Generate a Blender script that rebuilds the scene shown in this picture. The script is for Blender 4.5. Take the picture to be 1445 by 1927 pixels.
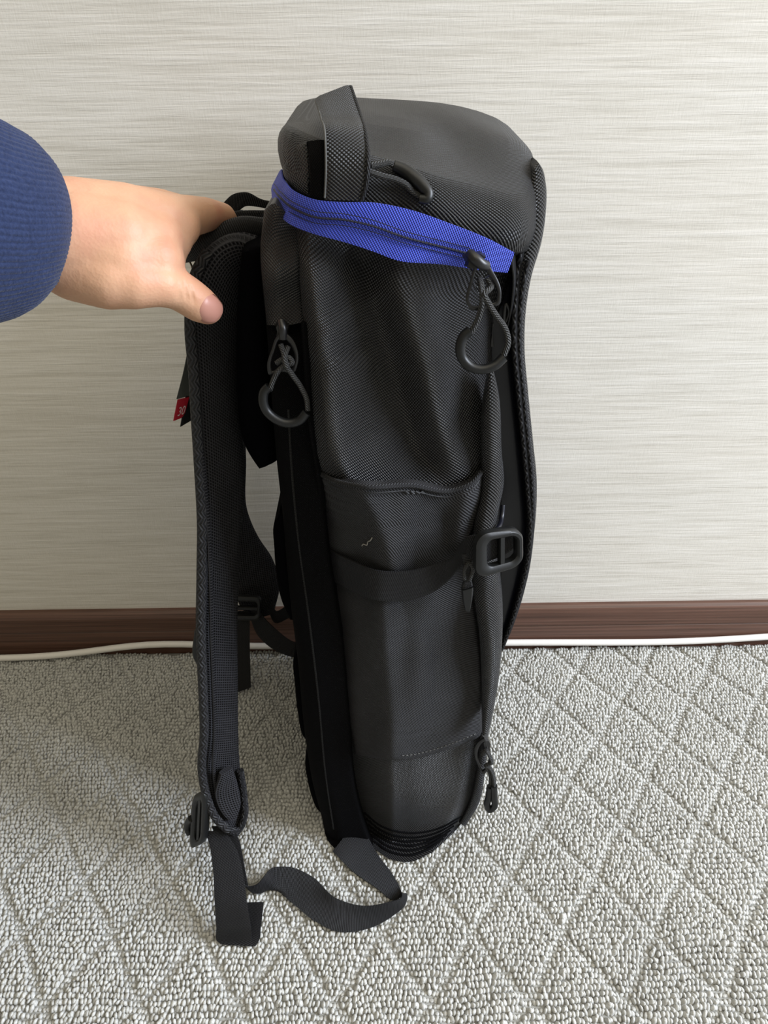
import bpy, math, random
import numpy as np
from mathutils import Vector, Matrix

random.seed(7)
rng = np.random.default_rng(7)
for o in list(bpy.data.objects):
    bpy.data.objects.remove(o, do_unlink=True)
SC = bpy.context.scene
COL = SC.collection

# ------------------------------------------------------------------ camera, world, light, exposure
FPX, CX, CY = 1447.0, 722.5, 963.5
PITCH, ROLL, CAMH = math.radians(33.05), math.radians(-0.8), 0.6185
CF = np.array([0, math.cos(PITCH), -math.sin(PITCH)])
_u = np.array([0, math.sin(PITCH), math.cos(PITCH)]); _r = np.array([1.0, 0, 0])
CR = _r * math.cos(ROLL) + _u * math.sin(ROLL)
CU = _u * math.cos(ROLL) - _r * math.sin(ROLL)
CO = np.array([0, 0, CAMH])
cam_d = bpy.data.cameras.new('camera'); cam = bpy.data.objects.new('camera', cam_d); COL.objects.link(cam)
cam_d.sensor_fit = 'HORIZONTAL'; cam_d.sensor_width = 36.0; cam_d.lens = 36.0 * FPX / 1445.0
cam_d.clip_start = 0.01
cam.matrix_world = Matrix(((CR[0], CU[0], -CF[0], CO[0]), (CR[1], CU[1], -CF[1], CO[1]), (CR[2], CU[2], -CF[2], CO[2]), (0, 0, 0, 1)))
SC.camera = cam

W = bpy.data.worlds.new('room_light'); SC.world = W; W.use_nodes = True
W.node_tree.nodes['Background'].inputs[0].default_value = (1.0, 0.91, 0.70, 1)
W.node_tree.nodes['Background'].inputs[1].default_value = 0.34
ld = bpy.data.lights.new('window_daylight', 'AREA'); lo = bpy.data.objects.new('window_daylight', ld); COL.objects.link(lo)
ld.shape = 'RECTANGLE'; ld.size = 1.3; ld.size_y = 1.5; ld.energy = 182; ld.color = (0.81, 0.88, 1.0)
lo.location = (2.6, -0.18, 1.50)
lo.rotation_euler = (Vector((-0.05, 0.5, 0.25)) - lo.location).to_track_quat('-Z', 'Y').to_euler()
cd = bpy.data.lights.new('ceiling_bounce', 'AREA'); co_ = bpy.data.objects.new('ceiling_bounce', cd); COL.objects.link(co_)
cd.shape = 'RECTANGLE'; cd.size = 2.6; cd.size_y = 2.6; cd.energy = 42; cd.color = (1.0, 0.91, 0.72)
co_.location = (0.7, -0.75, 2.4)
SC.view_settings.view_transform = 'Standard'; SC.view_settings.look = 'None'
SC.view_settings.exposure = 0.0; SC.view_settings.gamma = 1.0
SC.view_settings.use_curve_mapping = False

# ------------------------------------------------------------------ helpers
def ray(px, py):
    d = CF + CR * ((px - CX) / FPX) + CU * (-(py - CY) / FPX)
    return d
def floorY(px, py):
    d = ray(px, py)
    return d[1] * (-CAMH / d[2]) if d[2] < -1e-6 else 99.0
def P(px, py, Y, clamp=True):
    """world point seen at a pixel of the photograph, at distance Y into the room"""
    d = ray(px, py)
    if clamp:
        fy = floorY(px, py)
        Y = min(Y, fy - 0.0004)
    return CO + d * (Y / d[1])
def FL(px, py, lift=0.0):
    return (px, py, floorY(px, py) * (CAMH - lift) / CAMH)
def PIX(w):
    q = np.asarray(w) - CO; z = q @ CF
    return CX + FPX * (q @ CR) / z, CY - FPX * (q @ CU) / z, z

def spline(pts, n, closed=False):
    p = np.array(pts, float); m = len(p)
    if m == 2 and not closed:
        t = np.linspace(0, 1, n)[:, None]
        return p[0] * (1 - t) + p[1] * t
    if closed:
        q = np.vstack([p[-1], p, p[0], p[1]])
        segs = m
    else:
        q = np.vstack([2 * p[0] - p[1], p, 2 * p[-1] - p[-2]])
        segs = m - 1
    ln = [max(np.linalg.norm((q[i + 2] - q[i + 1])), 1e-9) for i in range(segs)]
    cum = np.concatenate([[0], np.cumsum(ln)])
    ts = np.linspace(0, cum[-1], n, endpoint=not closed)
    out = []
    for t in ts:
        k = min(max(np.searchsorted(cum, t, 'right') - 1, 0), segs - 1)
        u = (t - cum[k]) / ln[k]
        a, b, c, d = q[k], q[k + 1], q[k + 2], q[k + 3]
        # finite-difference tangents scaled by chord lengths (no overshoot)
        l0 = max(np.linalg.norm(b - a), 1e-9); l1 = ln[k]; l2 = max(np.linalg.norm(d - c), 1e-9)
        m1 = l1 * ((b - a) / l0 * l1 + (c - b) / l1 * l0) / (l0 + l1)
        m2 = l1 * ((c - b) / l1 * l2 + (d - c) / l2 * l1) / (l1 + l2)
        out.append((2*u**3-3*u*u+1)*b + (u**3-2*u*u+u)*m1 + (-2*u**3+3*u*u)*c + (u**3-u*u)*m2)
    return np.array(out)

def mesh_obj(name, V, F, mat, parent=None, uv=None, smooth=True, sharp=None):
    V = np.asarray(V, float)
    org = np.array(parent['_org']) if parent is not None else np.zeros(3)
    me = bpy.data.meshes.new(name)
    me.from_pydata([tuple(v) for v in (V - org)], [], [tuple(int(i) for i in f) for f in F])
    if uv is not None:
        l = me.uv_layers.new(name='UVMap'); uv = np.asarray(uv, float)
        idx = np.empty(len(me.loops), int); me.loops.foreach_get('vertex_index', idx)
        l.data.foreach_set('uv', uv[idx].astype(np.float32).ravel())
    me.update()
    if smooth:
        me.polygons.foreach_set('use_smooth', [True] * len(me.polygons))
        if sharp:
            try: me.set_sharp_from_angle(angle=math.radians(sharp))
            except Exception: pass
    me.materials.append(mat)
    o = bpy.data.objects.new(name, me); COL.objects.link(o)
    if parent is not None:
        o.parent = parent
        o['_org'] = list(org)
    else:
        o['_org'] = [0.0, 0.0, 0.0]
    return o
def root(name, loc, label, cat, group=None):
    e = bpy.data.objects.new(name, None); COL.objects.link(e); e.location = loc; e.empty_display_size = 0.05
    e['_org'] = list(loc); e['label'] = label; e['category'] = cat
    if group: e['group'] = group
    return e
def tag(o, label, cat, group=None):
    o['label'] = label; o['category'] = cat
    if group: o['group'] = group
    return o

def coons(L, R, T, B, nu, nv, us, vs):
    l = spline(L, 200); r = spline(R, 200)
    t = spline(T, 200) if T else spline([L[0], R[0]], 200)
    b = spline(B, 200) if B else spline([L[-1], R[-1]], 200)
    def at(c, s):
        x = s * 199; i = np.clip(np.floor(x).astype(int), 0, 198); f = (x - i)[:, None]
        return c[i] * (1 - f) + c[i + 1] * f
    lu, ru, tu, bu = at(l, vs), at(r, vs), at(t, us), at(b, us)
    U = us[None, :, None]; Vv = vs[:, None, None]
    G = (1 - Vv) * tu[None] + Vv * bu[None] + (1 - U) * lu[:, None] + U * ru[:, None]
    c00, c10, c01, c11 = (l[0] + t[0]) / 2, (r[0] + t[-1]) / 2, (l[-1] + b[0]) / 2, (r[-1] + b[-1]) / 2
    G -= (1 - U) * (1 - Vv) * c00 + U * (1 - Vv) * c10 + (1 - U) * Vv * c01 + U * Vv * c11
    return G

def edge_samples(n, tight=True):
    t = np.linspace(0, 1, n)
    return t * 0.35 + 0.65 * (0.5 - 0.5 * np.cos(math.pi * t)) if tight else t

def patch(name, L, R, T, B, Y, depth, nu, nv, mat, parent, er=0.006, etb=0.0, backY=None, shrink=0.0, ell=None, elr=None):
    """solid whose near face follows the outline L,R,T,B; near depth Y (value or function), then it goes 'depth' back"""
    us, vs = edge_samples(nu), edge_samples(nv)
    G = coons(L, R, T, B, nu, nv, us, vs)
    Yf = Y if callable(Y) else (lambda a, b: Y)
    N = np.zeros((nv, nu, 3)); YY = np.zeros((nv, nu))
    for j in range(nv):
        for i in range(nu):
            YY[j, i] = Yf(G[j, i, 0], G[j, i, 1])
            N[j, i] = P(G[j, i, 0], G[j, i, 1], YY[j, i], False)
    el = er if ell is None else ell; r_ = er if elr is None else elr
    wid = np.linalg.norm(N[:, -1] - N[:, 0], axis=1); hei = np.linalg.norm(N[-1] - N[0], axis=1)
    def rnd(d, r):
        if r <= 0: return 0
        d = min(max(d, 0), r)
        return r - math.sqrt(max(r * r - (r - d) ** 2, 0))
    for j in range(nv):
        for i in range(nu):
            s, t = us[i], vs[j]
            a = rnd(s * wid[j], min(el, wid[j] / 2)) + rnd((1 - s) * wid[j], min(r_, wid[j] / 2))
            b = rnd(t * hei[i], etb) + rnd((1 - t) * hei[i], etb)
            YY[j, i] += max(a, b) if a and b else a + b
            N[j, i] = P(G[j, i, 0], G[j, i, 1], YY[j, i])
    YY = N[:, :, 1].copy()
    Bk = N.copy()
    cx = N[:, :, 0].mean(); 
    for j in range(nv):
        xm = N[j, :, 0].mean()
        for i in range(nu):
            if backY is not None:
                e = max(abs(us[i] - .5) * 2 - .8, 0) / .2
                Bk[j, i, 1] = max((backY(G[j, :, 1].mean()) if callable(backY) else backY) - 0.02 * e * e, N[j, i, 1] + 0.001)
                Bk[j, i, 0] = xm + (N[j, i, 0] - xm) * (1 - shrink)
            else:
                a = rnd(us[i] * wid[j], min(el, depth * .5)) + rnd((1 - us[i]) * wid[j], min(r_, depth * .5))
                Bk[j, i, 1] = N[j, i, 1] + max(depth - 2 * a, depth * 0.15)
    n = nu * nv
    V = np.vstack([N.reshape(-1, 3), Bk.reshape(-1, 3)])
    F = []
    for j in range(nv - 1):
        for i in range(nu - 1):
            a = j * nu + i
            F.append((a, a + nu, a + nu + 1, a + 1))
            F.append((n + a, n + a + 1, n + a + nu + 1, n + a + nu))
    for j in range(nv - 1):
        a = j * nu; F.append((a, n + a, n + a + nu, a + nu))
        a = j * nu + nu - 1; F.append((a, a + nu, n + a + nu, n + a))
    for i in range(nu - 1):
        a = i; F.append((a, a + 1, n + a + 1, n + a))
        a = (nv - 1) * nu + i; F.append((a, n + a, n + a + 1, a + 1))
    vc = np.concatenate([[0], np.cumsum(np.linalg.norm(np.diff(N[:, nu // 2], axis=0), axis=1))])
    uv = np.zeros((nv, nu, 2)); 
    for j in range(nv):
        uc = np.concatenate([[0], np.cumsum(np.linalg.norm(np.diff(N[j], axis=0), axis=1))])
        uv[j, :, 0] = uc - uc[-1] / 2; uv[j, :, 1] = -vc[j]
    uvb = uv.copy(); uvb[:, :, 0] += (Bk[:, :, 1] - N[:, :, 1])
    o = mesh_obj(name, V, F, mat, parent, np.vstack([uv.reshape(-1, 2), uvb.reshape(-1, 2)]), sharp=50)
    return o, G, YY

class Surf:
    def __init__(s, G, YY): s.p = G.reshape(-1, 2); s.y = YY.ravel()
    def __call__(s, px, py, off=0.0):
        d = ((s.p - np.array([px, py])) ** 2).sum(1); k = np.argpartition(d, 6)[:6]
        w = 1 / (d[k] + 4.0)
        return float((s.y[k] * w).sum() / w.sum()) - off

def tube(name, pts, r, mat, parent, n=40, seg=10, closed=False, pix=True, caps=True, flat=1.0):
    """round tube along points (px,py,Y) or world points; r constant or list along the path"""
    c = np.array([P(*p, False) for p in pts]) if pix else np.array(pts, float)
    c = spline(c, n, closed)
    rr = np.interp(np.linspace(0, 1, n), np.linspace(0, 1, len(r)), r) if hasattr(r, '__len__') else np.full(n, r)
    T = np.roll(c, -1, 0) - np.roll(c, 1, 0)
    if not closed: T[0] = c[1] - c[0]; T[-1] = c[-1] - c[-2]
    T /= np.linalg.norm(T, axis=1)[:, None] + 1e-12
    up = np.array([0, 0, 1.0]) if abs(T[0][2]) < .9 else np.array([1.0, 0, 0])
    nrm = np.cross(T[0], up); nrm /= np.linalg.norm(nrm)
    V = []; uv = []; s = 0
    for i in range(n):
        nrm = nrm - T[i] * (nrm @ T[i]); nrm /= np.linalg.norm(nrm) + 1e-12
        bn = np.cross(T[i], nrm)
        if i: s += np.linalg.norm(c[i] - c[i - 1])
        for k in range(seg):
            a = 2 * math.pi * k / seg
            V.append(c[i] + rr[i] * (math.cos(a) * nrm + flat * math.sin(a) * bn)); uv.append((s, k / seg * rr[i] * 6.28))
    F = []
    for i in range(n if closed else n - 1):
        i2 = (i + 1) % n
        for k in range(seg):
            k2 = (k + 1) % seg
            F.append((i * seg + k, i * seg + k2, i2 * seg + k2, i2 * seg + k))
    if caps and not closed:
        F.append(tuple(reversed(range(seg)))); F.append(tuple(range((n - 1) * seg, n * seg)))
    return mesh_obj(name, V, F, mat, parent, uv, sharp=60)

def ribbon(name, A, B, th, mat, parent, n=50, pad=0.0, m=9, pix=True):
    """strap between two edge curves A and B ((px,py,Y) points), of thickness th, padded by pad in the middle"""
    if pix: A = [P(*p) for p in A]; B = [P(*p) for p in B]
    a = spline(np.array(A), n); b = spline(np.array(B), n)
    c = (a + b) / 2; T = np.gradient(c, axis=0)
    w = b - a; N = np.cross(T, w); ln = np.linalg.norm(N, axis=1)
    for i in range(n):
        if ln[i] < 1e-12: N[i] = N[i - 1]
        else: N[i] /= ln[i]
    V = []; uv = []
    s = np.concatenate([[0], np.cumsum(np.linalg.norm(np.diff(c, axis=0), axis=1))])
    R = 2 * m
    for i in range(n):
        wl = np.linalg.norm(w[i])
        for side in (1, -1):
            rngk = range(m) if side == 1 else range(m - 1, -1, -1)
            for k in rngk:
                t = 0.5 - 0.5 * math.cos(math.pi * k / (m - 1)) if pad else k / (m - 1)
                prof = th / 2 * (0.55 if k in (0, m - 1) and not pad else 1)
                if pad: prof = (th / 2 + pad) * max(1 - (2 * t - 1) ** 4, 0) ** 0.5 + 0.0006
                V.append(a[i] + w[i] * t + N[i] * side * prof); uv.append((t * wl, s[i]))
    F = []
    for i in range(n - 1):
        for k in range(R):
            k2 = (k + 1) % R
            F.append((i * R + k, (i + 1) * R + k, (i + 1) * R + k2, i * R + k2))
    F.append(tuple(range(R))); F.append(tuple(reversed(range((n - 1) * R, n * R))))
    return mesh_obj(name, V, F, mat, parent, uv, sharp=40)

# ------------------------------------------------------------------ materials
def nodes(name):
    m = bpy.data.materials.new(name); m.use_nodes = True
    nt = m.node_tree; b = nt.nodes['Principled BSDF']
    return m, nt, b
def mth(nt, op, a, b=None):
    n = nt.nodes.new('ShaderNodeMath'); n.operation = op
    for k, v in enumerate((a, b)):
        if v is None: continue
        if hasattr(v, 'is_output') or isinstance(v, bpy.types.NodeSocket): nt.links.new(v, n.inputs[k])
        else: n.inputs[k].default_value = v
    return n.outputs[0]
def ramp(nt, fac, stops):
    n = nt.nodes.new('ShaderNodeValToRGB'); e = n.color_ramp.elements
    while len(e) < len(stops): e.new(0.5)
    for k, (p, c) in enumerate(stops): e[k].position = p; e[k].color = (*c, 1)
    nt.links.new(fac, n.inputs[0]); return n.outputs[0]
def noise(nt, vec, scale, detail=3, rough=.5):
    n = nt.nodes.new('ShaderNodeTexNoise'); n.inputs['Scale'].default_value = scale
    n.inputs['Detail'].default_value = detail; n.inputs['Roughness'].default_value = rough
    if vec is not None: nt.links.new(vec, n.inputs['Vector'])
    return n.outputs['Fac']
def mapping(nt, vec, scale):
    n = nt.nodes.new('ShaderNodeMapping'); n.inputs['Scale'].default_value = scale
    nt.links.new(vec, n.inputs['Vector']); return n.outputs[0]
def coord(nt, which):
    return nt.nodes.new('ShaderNodeTexCoord').outputs[which]
def bump(nt, b, h, dist, strength=1.0, prev=None):
    n = nt.nodes.new('ShaderNodeBump'); n.inputs['Distance'].default_value = dist; n.inputs['Strength'].default_value = strength
    nt.links.new(h, n.inputs['Height'])
    if prev is not None: nt.links.new(prev, n.inputs['Normal'])
    nt.links.new(n.outputs[0], b.inputs['Normal']); return n.outputs[0]
def plain(name, col, rough=.5, metal=0.0, spec=.5):
    m, nt, b = nodes(name)
    b.inputs['Base Color'].default_value = (*col, 1); b.inputs['Roughness'].default_value = rough
    b.inputs['Metallic'].default_value = metal; b.inputs['Specular IOR Level'].default_value = spec
    h = noise(nt, coord(nt, 'Object'), 900, 2); bump(nt, b, h, 0.0001, .3)
    return m
def fabric(name, lo_, hi_, rough, pu, pv, kind, bd, spec=.5, sheen=0.0, sr=.4):
    m, nt, b = nodes(name)
    sep = nt.nodes.new('ShaderNodeSeparateXYZ'); nt.links.new(coord(nt, 'UV'), sep.inputs[0])
    u = mth(nt, 'MULTIPLY', sep.outputs[0], 2 * math.pi / pu); v = mth(nt, 'MULTIPLY', sep.outputs[1], 2 * math.pi / pv)
    if kind == 'checker':
        h = mth(nt, 'MULTIPLY', mth(nt, 'SINE', u), mth(nt, 'SINE', v))
    elif kind == 'twill':
        h = mth(nt, 'ADD', mth(nt, 'SINE', mth(nt, 'ADD', u, v)), mth(nt, 'MULTIPLY', mth(nt, 'SINE', mth(nt, 'MULTIPLY', v, 2.0)), .35))
    elif kind == 'rib':
        h = mth(nt, 'ADD', mth(nt, 'SINE', v), mth(nt, 'MULTIPLY', mth(nt, 'SINE', u), .3))
    elif kind == 'herring':
        tri = mth(nt, 'ABSOLUTE', mth(nt, 'SUBTRACT', mth(nt, 'FRACT', mth(nt, 'DIVIDE', sep.outputs[0], pu)), .5))
        h = mth(nt, 'SINE', mth(nt, 'ADD', v, mth(nt, 'MULTIPLY', tri, 14.0)))
    elif kind == 'mesh':
        h = mth(nt, 'MAXIMUM', mth(nt, 'SINE', u), mth(nt, 'SINE', v))
    nz = noise(nt, coord(nt, 'Object'), 60, 3)
    hh = mth(nt, 'ADD', mth(nt, 'MULTIPLY', h, .5), .5)
    fac = mth(nt, 'MULTIPLY', hh, mth(nt, 'ADD', mth(nt, 'MULTIPLY', nz, .6), .7))
    c = ramp(nt, fac, [(0.15, lo_), (0.95, hi_)])
    nt.links.new(c, b.inputs['Base Color'])
    b.inputs['Roughness'].default_value = rough; b.inputs['Specular IOR Level'].default_value = spec
    b.inputs['Sheen Weight'].default_value = sheen; b.inputs['Sheen Roughness'].default_value = sr
    bump(nt, b, h, bd, .8)
    return m

M = {}
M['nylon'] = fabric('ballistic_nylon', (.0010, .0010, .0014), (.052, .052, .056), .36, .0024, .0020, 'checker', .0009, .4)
M['nylon_top'] = fabric('ballistic_nylon_lid', (.0015, .0015, .002), (.030, .030, .032), .45, .0022, .0018, 'checker', .0006, .4)
M['twill'] = fabric('stretch_twill', (.004, .004, .005), (.042, .042, .046), .6, .0019, .0019, 'twill', .0003, .22, .02)
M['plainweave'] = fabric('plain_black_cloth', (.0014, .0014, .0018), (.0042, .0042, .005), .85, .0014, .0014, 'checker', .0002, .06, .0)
M['webbing'] = fabric('nylon_webbing', (.003, .003, .004), (.015, .015, .017), .58, .003, .0012, 'twill', .0003, .3)
M['mesh'] = fabric('air_mesh', (.0010, .0010, .0015), (.036, .036, .041), .75, .0022, .0022, 'mesh', .0010, .12, .0)
M['binding'] = fabric('herringbone_binding', (.004, .004, .005), (.022, .022, .026), .6, .009, .0028, 'herring', .0005, .4)
M['blue'] = fabric('royal_blue_zip_tape', (.006, .010, .18), (.085, .14, .88), .6, .0015, .0015, 'checker', .0004, .35, .1)
M['teeth'] = fabric('zip_coil', (.003, .003, .012), (.010, .011, .045), .45, .002, .002, 'checker', .0005)
M['black_coil'] = fabric('black_zip_coil', (.002, .002, .002), (.012, .012, .012), .6, .002, .002, 'checker', .0005, .3)
M['cord'] = fabric('braided_cord', (.005, .005, .005), (.036, .036, .036), .55, .0016, .0016, 'twill', .0004)
M['plastic'] = plain('matt_black_plastic', (.007, .0075, .008), .42, 0, .4)
M['rubber'] = plain('black_rubber', (.005, .0055, .006), .42, 0, .4)
M['metal'] = plain('black_painted_metal', (.007, .007, .008), .38, 0, .5)
M['lining'] = plain('navy_black_lining', (.0035, .004, .009), .36, 0, .4)
M['pad'] = plain('black_foam_pad', (.0008, .0008, .0014), .92, 0, .03)
M['thread'] = plain('grey_thread', (.075, .075, .072), .8)
M['tag_grey'] = plain('grey_card', (.085, .09, .08), .6)
M['tag_black'] = plain('black_card', (.006, .006, .007), .6)
M['tag_red'] = plain('red_card', (.45, .008, .025), .5)
M['white_ink'] = plain('white_ink', (.75, .62, .62), .6)
M['pvc'] = plain('white_cable_sheath', (.72, .70, .67), .4)
M['lint'] = plain('pale_lint', (.25, .24, .22), .8)
M['string'] = plain('beige_string', (.18, .14, .08), .8)

def wallpaper():
    m, nt, b = nodes('wallpaper_woven')
    oc = coord(nt, 'Object')
    s1 = noise(nt, mapping(nt, oc, (9, 1, 260)), 1.0, 4, .6)
    s2 = noise(nt, mapping(nt, oc, (22, 1, 620)), 1.0, 3, .6)
    s3 = noise(nt, mapping(nt, oc, (900, 1, 160)), 1.0, 2, .5)
    big = noise(nt, mapping(nt, oc, (3, 1, 9)), 1.0, 2, .5)
    h = mth(nt, 'ADD', mth(nt, 'ADD', mth(nt, 'MULTIPLY', s1, .53), mth(nt, 'MULTIPLY', s2, .375)), mth(nt, 'MULTIPLY', s3, .10))
    c = ramp(nt, h, [(0.34, (.56, .535, .485)), (0.5, (.655, .632, .585)), (0.64, (.715, .694, .655))])
    mx = nt.nodes.new('ShaderNodeMix'); mx.data_type = 'RGBA'; mx.blend_type = 'MULTIPLY'
    mx.inputs['Factor'].default_value = .25
    nt.links.new(c, mx.inputs[6]); nt.links.new(ramp(nt, big, [(.35, (.97, .93, .88)), (.65, (1, 1, 1))]), mx.inputs[7])
    nt.links.new(mx.outputs[2], b.inputs['Base Color'])
    b.inputs['Roughness'].default_value = .75; b.inputs['Specular IOR Level'].default_value = .25
    bump(nt, b, h, .0016, .5)
    return m
def wood():
    m, nt, b = nodes('dark_brown_wood')
    oc = coord(nt, 'Object')
    g = noise(nt, mapping(nt, oc, (5, 60, 420)), 1.0, 5, .6)
    c = ramp(nt, g, [(.3, (.055, .026, .017)), (.55, (.105, .052, .036)), (.75, (.155, .080, .058))])
    nt.links.new(c, b.inputs['Base Color']); b.inputs['Roughness'].default_value = .42
    bump(nt, b, g, .0006, .4); return m
def carpet_mat(name, base, hi):
    m, nt, b = nodes(name)
    oc = coord(nt, 'Object')
    g = noise(nt, oc, 420, 3, .6); g2 = noise(nt, oc, 12, 2, .5)
    f = mth(nt, 'ADD', mth(nt, 'MULTIPLY', g, .8), mth(nt, 'MULTIPLY', g2, .2))
    nt.links.new(ramp(nt, f, [(.3, base), (.7, hi)]), b.inputs['Base Color'])
    b.inputs['Roughness'].default_value = .9; b.inputs['Specular IOR Level'].default_value = .2
    b.inputs['Sheen Weight'].default_value = .1
    bump(nt, b, noise(nt, mapping(nt, oc, (1, .35, 1)), 2600, 2), .0008, .6); return m
def skin_mat():
    m, nt, b = nodes('skin')
    oc = coord(nt, 'Object')
    g = noise(nt, oc, 26, 4, .55); f = noise(nt, oc, 260, 3, .6)
    c = ramp(nt, g, [(.30, (.545, .325, .205)), (.52, (.525, .292, .182)), (.70, (.48, .225, .145))])
    nt.links.new(c, b.inputs['Base Color']); b.inputs['Roughness'].default_value = .5
    b.inputs['Specular IOR Level'].default_value = .35
    b.inputs['Subsurface Weight'].default_value = .12; b.inputs['Subsurface Scale'].default_value = .006
    b.inputs['Subsurface Radius'].default_value = (1, .35, .2)
    v = nt.nodes.new('ShaderNodeTexVoronoi'); v.inputs['Scale'].default_value = 620; nt.links.new(oc, v.inputs['Vector'])
    hh = mth(nt, 'ADD', mth(nt, 'MULTIPLY', v.outputs['Distance'], .5), f)
    bump(nt, b, hh, .00035, .45); return m
M['wallpaper'] = wallpaper(); M['wood'] = wood()
M['carpet'] = carpet_mat('grey_carpet_backing', (.26, .26, .245), (.40, .40, .38))
M['pile'] = carpet_mat('grey_loop_pile', (.37, .37, .355), (.60, .60, .575))
M['skin'] = skin_mat()
M['nail'] = plain('fingernail', (.42, .20, .155), .42)
def knit():
    m, nt, b = nodes('navy_knit')
    oc = coord(nt, 'Object'); g = noise(nt, oc, 700, 3, .6); g2 = noise(nt, oc, 40, 2)
    f = mth(nt, 'ADD', mth(nt, 'MULTIPLY', g, .7), mth(nt, 'MULTIPLY', g2, .3))
    nt.links.new(ramp(nt, f, [(.3, (.0075, .013, .038)), (.7, (.021, .033, .085))]), b.inputs['Base Color'])
    b.inputs['Roughness'].default_value = .9; b.inputs['Specular IOR Level'].default_value = .15; b.inputs['Sheen Weight'].default_value = .12
    bump(nt, b, g, .0007, .7); return m
M['knit'] = knit()

# ------------------------------------------------------------------ the room
WALLY = 0.6705
def box(x0, x1, y0, y1, z0, z1):
    V = [(x, y, z) for z in (z0, z1) for y in (y0, y1) for x in (x0, x1)]
    return V, [(0, 2, 3, 1), (4, 5, 7, 6), (0, 1, 5, 4), (2, 6, 7, 3), (0, 4, 6, 2), (1, 3, 7, 5)]
V, F = box(-2.2, 2.2, WALLY, WALLY + .08, -.02, 2.4)
o = mesh_obj('wall_back', V, F, M['wallpaper'], smooth=False); o['kind'] = 'structure'; o['label'] = 'pale beige wall with horizontally streaked woven wallpaper'
V, F = box(-2.2, 2.2, -2.0, WALLY, -.03, -.0045)
floor = mesh_obj('floor', V, F, M['carpet'], smooth=False); floor['kind'] = 'structure'; floor['label'] = 'light grey loop pile carpet with a diamond pattern'
# baseboard: bevelled profile with a groove, two boards
def profile_x(name, prof, mat, parent=None):
    n = len(prof); V = [(x, y, z) for x in (-2.2, 2.2) for (y, z) in prof]
    F = [(i, (i + 1) % n, n + (i + 1) % n, n + i) for i in range(n)] + [tuple(reversed(range(n))), tuple(range(n, 2 * n))]
    return mesh_obj(name, V, F, mat, parent, smooth=False)
bb = profile_x('baseboard_back', [(WALLY, -.004), (WALLY - .009, -.004), (WALLY - .009, .0285), (WALLY - .0078, .0300), (WALLY, .0300)], M['wood'])
bb['kind'] = 'structure'; bb['label'] = 'dark brown wooden baseboard with a grooved face'
profile_x('moulding', [(WALLY, .0300), (WALLY - .0072, .0300), (WALLY - .0100, .0318), (WALLY - .0100, .0500), (WALLY - .0080, .0550), (WALLY - .0045, .0572), (WALLY, .0572)], M['wood'], bb)

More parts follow.
